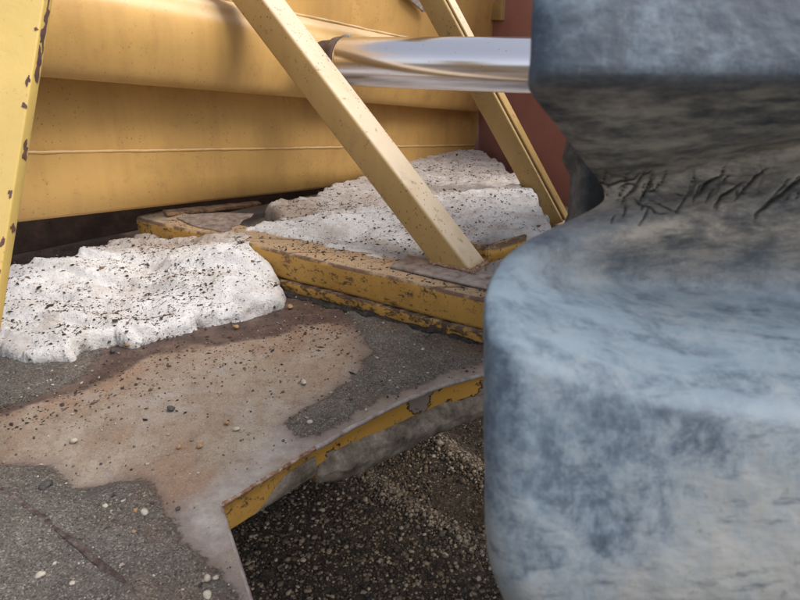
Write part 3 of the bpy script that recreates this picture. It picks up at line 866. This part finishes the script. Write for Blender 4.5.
# ================================================================== tyre
tyre = empty('tyre', tuple(at(760, 420, 0.75)), 'huge dusty black tyre with deep rounded lugs filling the right', 'tyre')
ROWS = [  # photo y, left outline x, depth, mud
    (-330, 560, 0.47, .8), (-290, 536, 0.435, .5), (-240, 529, 0.405, .1), (-120, 529, 0.40, 0), (0, 527, 0.40, 0), (45, 524, 0.40, 0), (68, 522, 0.401, 0.05), (80, 522.5, 0.406, 0.35),
    (90, 528, 0.418, .8), (105, 540, 0.438, 1), (125, 556, 0.465, 1), (150, 576, 0.502, 1), (166, 588, 0.53, 1), (179, 597, 0.55, 1), (189, 601, 0.556, 1),
    (199, 600, 0.553, .95), (210, 584, 0.543, .8), (223, 557, 0.527, .45), (238, 526, 0.505, .2), (254, 504, 0.485, .06), (274, 491, 0.465, 0), (296, 484.5, 0.440, 0),
    (310, 483, 0.4285, 0), (322, 482, 0.4195, 0), (333, 482, 0.4148, 0), (348, 482, 0.4122, 0), (390, 482, 0.4112, 0), (450, 482, 0.411, 0), (520, 483, 0.410, 0), (555, 485.5, 0.410, 0), (580, 490, 0.411, 0),
    (605, 499, 0.414, 0), (640, 518, 0.425, .2), (690, 560, 0.46, .8), (740, 600, 0.51, 1), (790, 640, 0.56, 1)]
RA = np.array(ROWS, float)
CREST_DROP = 0.020
key = np.arange(len(RA))
fine = np.linspace(0, len(RA) - 1, 760)


def cat(col):
    P = np.r_[2 * RA[0, col] - RA[1, col], RA[:, col], 2 * RA[-1, col] - RA[-2, col]]
    i = np.minimum(fine.astype(int), len(RA) - 2); t_ = fine - i
    p0_, p1_, p2_, p3_ = P[i], P[i + 1], P[i + 2], P[i + 3]
    return 0.5 * (2 * p1_ + (-p0_ + p2_) * t_ + (2 * p0_ - 5 * p1_ + 4 * p2_ - p3_) * t_ ** 2 + (-p0_ + 3 * p1_ - 3 * p2_ + p3_) * t_ ** 3)


ty, tx, td, tm = cat(0), cat(1), cat(2), cat(3).clip(0, 1)
NCF = 330
# columns: from the back along the left side, round the corner, across the face
CR = 0.030
uu = []
for s_ in np.linspace(0.30, CR, 14)[:-1]:
    uu.append((0.0, s_))            # (X from left outline, depth behind face)
for q in np.linspace(0, math.pi / 2, 22):
    uu.append((CR - CR * math.cos(q), CR - CR * math.sin(q)))
for s_ in np.linspace(CR, 0.62, NCF)[1:]:
    uu.append((s_, 0.0))
uu = np.array(uu)
nC = len(uu)
CRACKS = [[(592, 178), (610, 186), (622, 181), (634, 179), (640, 172)], [(607, 168), (604, 182), (606, 192)], [(618, 190), (628, 183), (640, 186)],
          [(645, 170), (634, 190), (622, 200)], [(640, 176), (652, 170)], [(650, 200), (664, 206), (678, 212), (683, 202), (690, 190), (694, 178)],
          [(676, 194), (684, 196)], [(700, 194), (706, 184), (718, 176)], [(714, 208), (722, 196), (732, 190), (742, 182)], [(734, 200), (748, 186), (756, 176), (768, 168)],
          [(755, 226), (757, 214), (768, 204), (782, 194), (795, 184), (815, 172)], [(660, 182), (655, 190), (642, 192)], [(772, 200), (790, 178)], [(632, 196), (640, 204), (650, 206), (655, 212), (668, 214)],
          ]
CWID = [2.2, 1.6, 1.5, 2.2, 1.5, 1.6, 1.5, 3.0, 2.4, 2.0, 3.4, 1.5, 1.6, 1.4, 1.6]
CWID = list(np.array(CWID) * 0.62)
crng = random.Random(11)
for i in range(26):
    cx = 606 + 200 * crng.random(); cy = 196 - 0.10 * (cx - 600) + crng.uniform(-16, 26); ln = crng.uniform(7, 20); sl = crng.uniform(0.1, 0.8)
    CRACKS.append([(cx - ln * sl * 0.5, cy + ln * 0.5), (cx + crng.uniform(-1.5, 1.5), cy), (cx + ln * sl * 0.5, cy - ln * 0.5)])
    CWID.append(crng.uniform(0.6, 0.95))
CWID = np.array(CWID)

Xl = (tx - 400) / FOC * td
Vl = -(ty - 300) / FOC * td
XX = Xl[:, None] + uu[None, :, 0]
DD = td[:, None] + uu[None, :, 1]
draft = 0.30 + 0.65 * ss(300, 200, ty)
XX = XX + draft[:, None] * np.maximum(uu[None, :, 1] - 0.012, 0)
VV = np.repeat(Vl[:, None], nC, 1)
# the top crest of the lower lug runs down to the right, its slope rises into the groove
fx = (uu[:, 0] / 0.25)[None, :].clip(0, 1.6)
shf = 108 * (1 - np.exp(-2.0 * fx)) * ss(215, 290, ty[:, None]) * ss(620, 480, ty[:, None])
DD = DD - td[:, None] + np.interp((ty[:, None] - shf).ravel(), ty, td).reshape(DD.shape)
groove = np.exp(-((ty[:, None] - 192) / 40) ** 2)
DD = DD - groove * 0.022 * ss(0.1, 0.9, fx)
VV = VV + groove * 0.040 * ss(0.0, 1.0, fx)
lx, ly = XX * 14, VV * 14
DD = DD + 0.0025 * fbm(lx * 0.7, ly * 0.7, 0, 4, 21) + 0.0012 * fbm(lx * 4, ly * 4, 0, 4, 23) + 0.004 * groove * fbm(lx * 2.2, ly * 3.2, 0, 4, 29)
XX = XX + 0.0015 * fbm(ly * 1.5, lx * 0.3, 0, 3, 31)
PX = 400 + FOC * XX / DD; PY = 300 - FOC * VV / DD
crk = np.zeros_like(DD)
m_ = (uu[:, 0] > 0.002)[None, :] & (PY > 150) & (PY < 400)
qx, qy = PX[m_] + 1.6 * fbm(lx[m_] * 9, ly[m_] * 9, 0, 3, 41), PY[m_] + 1.6 * fbm(lx[m_] * 9, ly[m_] * 9, 0, 3, 43)
acc = np.zeros_like(qx)
for cpath, cw in zip(CRACKS, CWID):
    cp = np.array(cpath, float)
    seg_len = np.r_[0, np.cumsum(np.linalg.norm(np.diff(cp, axis=0), axis=1))]
    for i in range(len(cp) - 1):
        e = cp[i + 1] - cp[i]
        tq = np.clip(((qx - cp[i][0]) * e[0] + (qy - cp[i][1]) * e[1]) / (e @ e), 0, 1)
        dq = np.hypot(qx - cp[i][0] - tq * e[0], qy - cp[i][1] - tq * e[1])
        al = (seg_len[i] + tq * (seg_len[i + 1] - seg_len[i])) / seg_len[-1]
        ww = cw * (0.35 + 0.65 * np.sin(math.pi * np.clip(al, 0.02, 0.98)))
        acc = np.maximum(acc, np.exp(-(dq / ww) ** 2))
crk[m_] = acc
DD = DD + 0.0042 * crk
mud = np.maximum(np.repeat(tm[:, None], nC, 1), 0.95 * ss(0.02, 0.5, fx) * ss(300, 228, ty[:, None]) * ss(150, 185, ty[:, None]))
grv = (np.exp(-((PY - 186 + 10 * fx) / 20) ** 2) * (uu[:, 0] > 0.004)[None, :])
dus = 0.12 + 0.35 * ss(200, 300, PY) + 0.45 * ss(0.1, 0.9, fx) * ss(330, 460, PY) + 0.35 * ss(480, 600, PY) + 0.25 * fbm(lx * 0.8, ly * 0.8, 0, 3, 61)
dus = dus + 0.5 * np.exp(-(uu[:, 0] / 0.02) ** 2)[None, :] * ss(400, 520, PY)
G = EYE + DD[..., None] * FW + XX[..., None] * RT + VV[..., None] * UP
split = int(np.argmin(np.abs(ty - 189)))
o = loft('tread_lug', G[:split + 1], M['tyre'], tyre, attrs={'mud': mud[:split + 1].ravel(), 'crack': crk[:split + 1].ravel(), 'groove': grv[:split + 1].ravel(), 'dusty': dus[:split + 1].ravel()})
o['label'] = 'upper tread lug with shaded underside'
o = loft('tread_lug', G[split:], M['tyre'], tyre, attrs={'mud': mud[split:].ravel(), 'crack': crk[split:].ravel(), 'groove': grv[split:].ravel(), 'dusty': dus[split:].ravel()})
o['label'] = 'lower tread lug with cracked groove above it'

# carcass: a drum whose sidewall recedes to the right
tha = math.radians(19)
axd = np.array([math.cos(tha), -math.sin(tha), 0])
gp0 = at(640, 192, 0.68)
rad_dir = norm(np.array([math.sin(tha), math.cos(tha), -0.42]))
RC = 0.84
cen = gp0 + rad_dir * RC
prof = [(0.10, 0.42), (0.03, 0.55), (0.0, 0.68), (0.005, 0.78), (0.03, 0.825), (0.08, 0.84), (0.40, 0.84), (0.45, 0.82), (0.48, 0.76), (0.47, 0.62), (0.40, 0.42)]
e1 = rad_dir; e2 = norm(np.cross(axd, e1))
rows = []
for q in np.linspace(0, 2 * math.pi, 97):
    rd_ = -e1 * math.cos(q) + e2 * math.sin(q)
    rows.append([cen + axd * u_ + rd_ * r_ for u_, r_ in prof])
loft('carcass', rows, M['carcass'], tyre, flip=True)
# a further lug of the other tread row, seen through the groove
fl = at(588, 178, 0.80)
V_ = []
fr = [np.array([0, 0, 0.0])]
rowsf = []
for k, (py_, x0, d_) in enumerate(((60, 590, .80), (120, 582, .79), (148, 575, .78), (156, 578, .78), (166, 583, .785), (190, 581, .785), (208, 580, .785), (222, 574, .79), (260, 572, .80))):
    r_ = []
    for q, dd_ in ((0.0, 0.06), (0.0, 0.012), (0.004, 0.003), (0.012, 0.0), (0.06, 0.0), (0.12, 0.01), (0.16, 0.06)):
        p_ = at(x0, py_, d_) + RT * q + FW * dd_
        w_ = 0.004 * fbm(np.array([p_[0] * 40]), np.array([p_[2] * 40]), p_[1] * 40, 3, 5)[0]
        r_.append(p_ + FW * w_ + RT * w_)
    rowsf.append(r_)
o = loft('tread_lug', rowsf, M['carcass'], tyre)
o['label'] = 'dark lug edge seen through the groove'

# ================================================================== snow


def snow_bank(name, poly, hfun, dirt_fun, zbase, label, step=0.005, side=0.05, seed=3, nfleck=2500, fl_lo=0.0012, fl_hi=0.0042):
    P = np.array(poly)[:, :2]
    xs = np.arange(P[:, 0].min() - step, P[:, 0].max() + step, step); ys = np.arange(P[:, 1].min() - step, P[:, 1].max() + step, step)
    X, Y = np.meshgrid(xs, ys)
    Xw = X + 0.022 * fbm(X * 16, Y * 16, 0, 5, seed + 50); Yw = Y + 0.022 * fbm(X * 16, Y * 16, 5.5, 5, seed + 60)
    s_, bx, by = sdf(P, Xw, Yw)
    f = quads(len(ys), len(xs))
    ins = (s_ > 0).ravel(); f = f[ins[f].sum(1) >= 1]
    us = np.unique(f); re = np.full(X.size, -1); re[us] = np.arange(len(us)); f = re[f]
    gxn, gyn = (Xw - bx), (Yw - by)
    dn = np.maximum(np.hypot(gxn, gyn), 1e-6) * np.where(s_ >= 0, 1, -1)
    gxn, gyn = gxn / dn, gyn / dn
    x, y, sdv = X.ravel()[us], Y.ravel()[us], s_.ravel()[us]
    gxn, gyn = gxn.ravel()[us], gyn.ravel()[us]
    # outside points go to the rim; the flank is stretched so that it stands steep, with a melted undercut
    out_ = sdv < 0
    ang = np.clip(sdv / side, 0, 1) * math.pi / 2
    und = 0.35 * side * np.sin(np.clip(ang * 2.0, 0, math.pi))  * (0.6 + fbm(x * 9, y * 9, 0, 2, seed + 70))
    tgt = np.where(sdv < side, side * 0.85 * (1 - np.cos(ang)) - und * 0.6, sdv)
    tgt = np.where((sdv >= side) & (sdv < 1.6 * side), sdv - 0.15 * side * (1 - (sdv - side) / (0.6 * side)), tgt)
    sh_ = np.where(out_, -sdv, tgt - sdv)
    rim = np.where(out_, 0.0, np.sin(ang))
    H = hfun(x, y)
    rdg = 1 - np.abs(fbm(x * 7 + 0.6 * y * 7, y * 17, 0, 4, seed + 31)) * 3.2
    lay = 0.008 * np.clip(rdg, -0.6, 1) + 0.010 * fbm(x * 10, y * 24, 0, 4, seed) + 0.016 * fbm(x * 5, y * 6, 0, 3, seed + 7) + 0.0045 * fbm(x * 34, y * 60, 0, 4, seed + 11) + 0.0032 * fbm(x * 95, y * 120, 0, 2, seed + 12)
    z = zbase + np.maximum(H + lay, 0.02) * rim
    fl_ = np.exp(-((rim - 0.5) / 0.3) ** 2)
    stq = z * 62 + 1.2 * fbm(x * 7, y * 7, 0, 3, seed + 81)
    sh_ = sh_ + fl_ * (0.014 * fbm(x * 25, y * 25, z * 60, 4, seed + 80) + 0.007 * ((stq - np.floor(stq)) - 0.5))
    x = x + gxn * sh_; y = y + gyn * sh_
    v = np.stack([x, y, z], -1)
    dirt = dirt_fun(x, y)
    dirt = np.clip(dirt + 0.35 * fbm(x * 11, y * 16, 0, 4, seed + 3), 0, 1)
    o = mesh(name, v, f[:, ::1], M['snow'], None, True, {'dirt': dirt})
    tag(o, label, 'snow bank', 'dirty melting snow banks')
    # flecks
    w = np.clip(0.55 + 2.0 * (fbm(x * 9, y * 13, 2.2, 4, seed + 19) + 0.25), 0.03, 2.0)
    w = w / w.sum()
    idx = rng.choice(len(x), nfleck, p=w)
    S = np.clip(rng.lognormal(math.log(0.0014), 0.58, nfleck), fl_lo * 0.6, fl_hi * 1.8)
    fk = scatter('dirt_flecks', v[idx] + np.array([0, 0, 0.0004]) + rng.normal(0, 0.0015, (nfleck, 3)) * np.array([1, 1, 0.2]), S, M['fleck'], o, 'oct', (0.3, 0.6), 2.1, False, 0.3, 0.7)
    return o


LP = px_poly([(-160, 372), (-60, 368), (0, 357), (20, 362), (45, 364), (72, 364), (84, 352), (120, 346), (130, 350), (160, 342), (190, 334), (195, 328), (240, 322), (265, 314), (283, 306), (281, 292), (270, 284)], 0.0)
LP = [p[:2] for p in LP] + [np.array(q) for q in ((-0.47, 1.88), (-0.60, 1.93), (-0.70, 2.02), (-0.86, 2.0), (-1.0, 1.80), (-1.2, 1.66), (-1.4, 1.6))]
cR = onz(225, 318)[:2]


def hL(x, y):
    h = 0.036 + 0.030 * ss(1.45, 1.72, y) - 0.03 * ss(1.80, 1.98, y)
    h = h + 0.060 * np.exp(-(((x + 0.50) / 0.17) ** 2 + ((y - 1.76) / 0.19) ** 2))          # the high right block
    h = h + 0.030 * np.exp(-(((x + 0.80) / 0.22) ** 2 + ((y - 1.92) / 0.13) ** 2))
    h = h - 0.022 * np.exp(-(((x + 0.70 + 0.35 * (y - 1.6)) / 0.05) ** 2 + ((y - 1.62) / 0.12) ** 2))  # gully between the lobes
    h = h * (1 - 0.62 * ss(-0.47, -0.33, x + 0.25 * (y - 1.75)))
    # terraces
    tq = (y - 1.40 + 0.25 * x + 0.05 * fbm(x * 6, y * 6, 0, 3, 77)) * 9
    h = h + 0.020 * (ss(0.0, 0.22, tq - np.floor(tq)) - (tq - np.floor(tq)))
    return h


def dL(x, y):
    return 0.95 * ss(1.72, 1.84, y + 0.25 * (x + 0.8) - 0.4 * np.clip(x + 0.62, 0, 1)) + 0.45 * np.exp(-(((x + 0.66) / 0.12) ** 2 + ((y - 1.57) / 0.05) ** 2))


snow_bank('snow_bank', LP, hL, dL, -0.006, 'speckled snow bank on the deck at the left, in front of the dark gap', 0.0042, 0.019, 3, 9500)

RPp = [(243, 229), (262, 221), (276, 213), (264, 203), (284, 200), (306, 196), (332, 182), (380, 166), (420, 152), (445, 147), (480, 148), (503, 162), (522, 176), (542, 200), (556, 230), (520, 238), (486, 237), (468, 244), (445, 262), (425, 267), (395, 262), (350, 251), (300, 241)]
RP = [onz(a_, b_, 0.135)[:2] for a_, b_ in RPp]
rc = onz(480, 212, 0.14); rk = onz(380, 230, 0.14)


def hR(x, y):
    h = 0.128 + 0 * x
    h = h + 0.035 * np.exp(-(((x - rc[0]) / 0.16) ** 2 + ((y - rc[1]) / 0.16) ** 2))
    h = h + 0.022 * np.exp(-(((x - rk[0] + 0.12) / 0.12) ** 2 + ((y - rk[1] - 0.12) / 0.10) ** 2))
    cr = onz(470, 196, 0.14)
    stp = (y - cr[1]) - 0.5 * (x - cr[0]) - 0.03 * fbm(x * 5, y * 5, 0, 3, 5)
    h = h + 0.03 * np.exp(-(np.maximum(stp, 0) / 0.02) ** 2) * np.exp(-(np.minimum(stp, 0) / 0.12) ** 2) * ss(-0.05, 0.12, x)
    dk = onz(355, 230, 0.14)
    h = h - 0.035 * np.exp(-(((x - dk[0]) / 0.035) ** 2 + ((y - dk[1]) / 0.04) ** 2))
    return h


def dR(x, y):
    cr = onz(470, 194, 0.14)
    far = ss(-0.02, 0.05, (y - cr[1]) - 0.5 * (x - cr[0])) * 0.55
    dk = onz(290, 208, 0.14)
    return far + 0.7 * np.exp(-(((x - dk[0]) / 0.09) ** 2 + ((y - dk[1]) / 0.10) ** 2))


snow_bank('snow_bank', RP, hR, dR, 0.0, 'speckled snow bank behind the yellow cross beam, under the struts', 0.005, 0.024, 13, 9000, 0.001, 0.004)

# ================================================================== grit and stones on the deck
ngr = 70000
X = rng.uniform(-1.3, 0.42, ngr); Y = rng.uniform(0.42, 2.1, ngr)
s_, w_, dk_ = deck_info(X, Y)
pr = np.where(s_ > -0.005, 0.42, np.where(w_ > 0, 0.18, 0.085)) * (0.5 + (fbm(X * 7, Y * 7, 0, 3, 91) + 0.35).clip(0, 1))
ok = (rng.uniform(0, 1, ngr) < pr) & (dk_ > 0.012)
X, Y = X[ok], Y[ok]
S = np.clip(rng.lognormal(math.log(0.0013), 0.5, len(X)), 0.0006, 0.0042)
gr = scatter('deck_grit', np.stack([X, Y, 0.001 + 0.003 * ss(-0.01, 0.02, s_[ok]) + S * 0.35], -1), S, M['grit'], None, 'ico')
gr['label'] = 'fine grit and crumbs strewn over the steel deck'
nfl = 1500
X = rng.uniform(-1.2, 0.2, 14000); Y = rng.uniform(1.0, 1.8, 14000)
s_, w_, dk_ = deck_info(X, Y)
pr = np.exp(-np.abs(w_ + 0.03) / 0.09) * (s_ < 0) * (dk_ > 0.01)
ok = np.where(rng.uniform(0, 1, 14000) < pr)[0][:nfl]
S = np.clip(rng.lognormal(math.log(0.0018), 0.45, len(ok)), 0.0008, 0.005)
fk = scatter('dirt_flakes', np.stack([X[ok], Y[ok], 0.0006 + S * 0.2], -1), S, M['fleck'], None, 'oct', (0.3, 0.6), 2.0, False, 0.3)
fk['label'] = 'dark dirt flakes strewn on the rusty deck below the snow'


def stone(px, py, size, mat, label, cat='pebble'):
    c_ = onz(px, py)
    s_ = size
    v = ICO_V.copy()
    # one subdivision by midpoints
    vv = [tuple(p) for p in v]; fs = []; mid = {}

    def mp_(i, j):
        k_ = (min(i, j), max(i, j))
        if k_ not in mid:
            m = (np.array(vv[i]) + np.array(vv[j])); m /= np.linalg.norm(m); mid[k_] = len(vv); vv.append(tuple(m))
        return mid[k_]
    for a_, b_, c2 in ICO_F:
        x_, y_, z_ = mp_(a_, b_), mp_(b_, c2), mp_(c2, a_)
        fs += [(a_, x_, z_), (b_, y_, x_), (c2, z_, y_), (x_, y_, z_)]
    v = np.array(vv)
    sd0 = random.uniform(0, 90)
    v = v * (1 + 0.38 * vn(v[:, 0] * 1.3 + sd0, v[:, 1] * 1.3, v[:, 2] * 1.3, 7))[:, None]
    v = v * np.array([s_ * random.uniform(0.95, 1.25), s_ * random.uniform(0.75, 0.95), s_ * random.uniform(0.6, 0.8)])
    a_ = random.uniform(0, 6.28)
    v[:, :2] = v[:, :2] @ np.array([[math.cos(a_), -math.sin(a_)], [math.sin(a_), math.cos(a_)]])
    v[:, 2] -= v[:, 2].min()
    o = mesh('pebble', v, [tuple(t_) for t_ in fs], M[mat], None)
    o.location = (c_[0], c_[1], 0.0015)
    tag(o, label, cat, 'pebbles lying on the deck')
    return o


stone(290, 309, 0.0085, 'stone_tan', 'tan pebble on the wet rust beside the tip of the left snow bank')
stone(236, 329, 0.0070, 'stone_tan', 'reddish pebble on the deck just below the left snow bank')
stone(128, 347, 0.0110, 'stone_tan', 'brown pebble touching the lower edge of the left snow bank')
stone(113, 353, 0.0085, 'stone_dark', 'black pebble under the lower edge of the left snow bank')
stone(304, 384, 0.0075, 'stone_pale', 'pale pebble at the upper left rim of the sand patch by the arch')
stone(310, 424, 0.0055, 'stone_pale', 'small pale pebble inside the sand patch near the arched edge')
stone(171, 411, 0.0080, 'stone_dark', 'dark flat pebble alone on the dry tan rust')
stone(74, 443, 0.0065, 'stone_pale', 'pale pebble alone at the left on the dry rust')
stone(200, 448, 0.0060, 'stone_tan', 'rightmost of the tan pebbles in a row on dry rust')
stone(179, 449, 0.0048, 'stone_tan', 'leftmost of the small tan pebbles in a row on dry rust')
stone(237, 431, 0.0058, 'stone_pale', 'pale pebble on the dry rust towards the welded edge')
stone(227, 425, 0.0050, 'stone_tan', 'small flat tan pebble beside the pale one on dry rust')
stone(47, 489, 0.0095, 'stone_dark', 'largest grey pebble on the wet sand near the seam')
stone(145, 515, 0.0072, 'stone_pale', 'largest pale pebble in the near sand patch')
stone(136, 512, 0.0042, 'stone_tan', 'small tan pebble touching the largest pale one')
stone(106, 508, 0.0045, 'stone_pale', 'small pale pebble in the middle of the near sand patch')
stone(178, 510, 0.0040, 'stone_dark', 'small dark pebble on pale steel by the sand patch rim')
stone(169, 535, 0.0040, 'stone_dark', 'black pebble in the sand next to the pale steel')
stone(208, 581, 0.0062, 'stone_pale', 'white pebble near the deck edge, left of a pair')
stone(216, 580, 0.0048, 'stone_pale', 'white pebble near the deck edge, right of a pair')
stone(208, 598, 0.0066, 'stone_pale', 'white pebble at the bottom near the deck edge')
stone(42, 577, 0.0060, 'stone_pale', 'pale pebble on the sand left of the seam')
stone(73, 586, 0.0050, 'stone_pale', 'small pale pebble close to the seam at the bottom')
stone(135, 534, 0.0048, 'stone_tan', 'rusty orange pebble in the near sand patch')
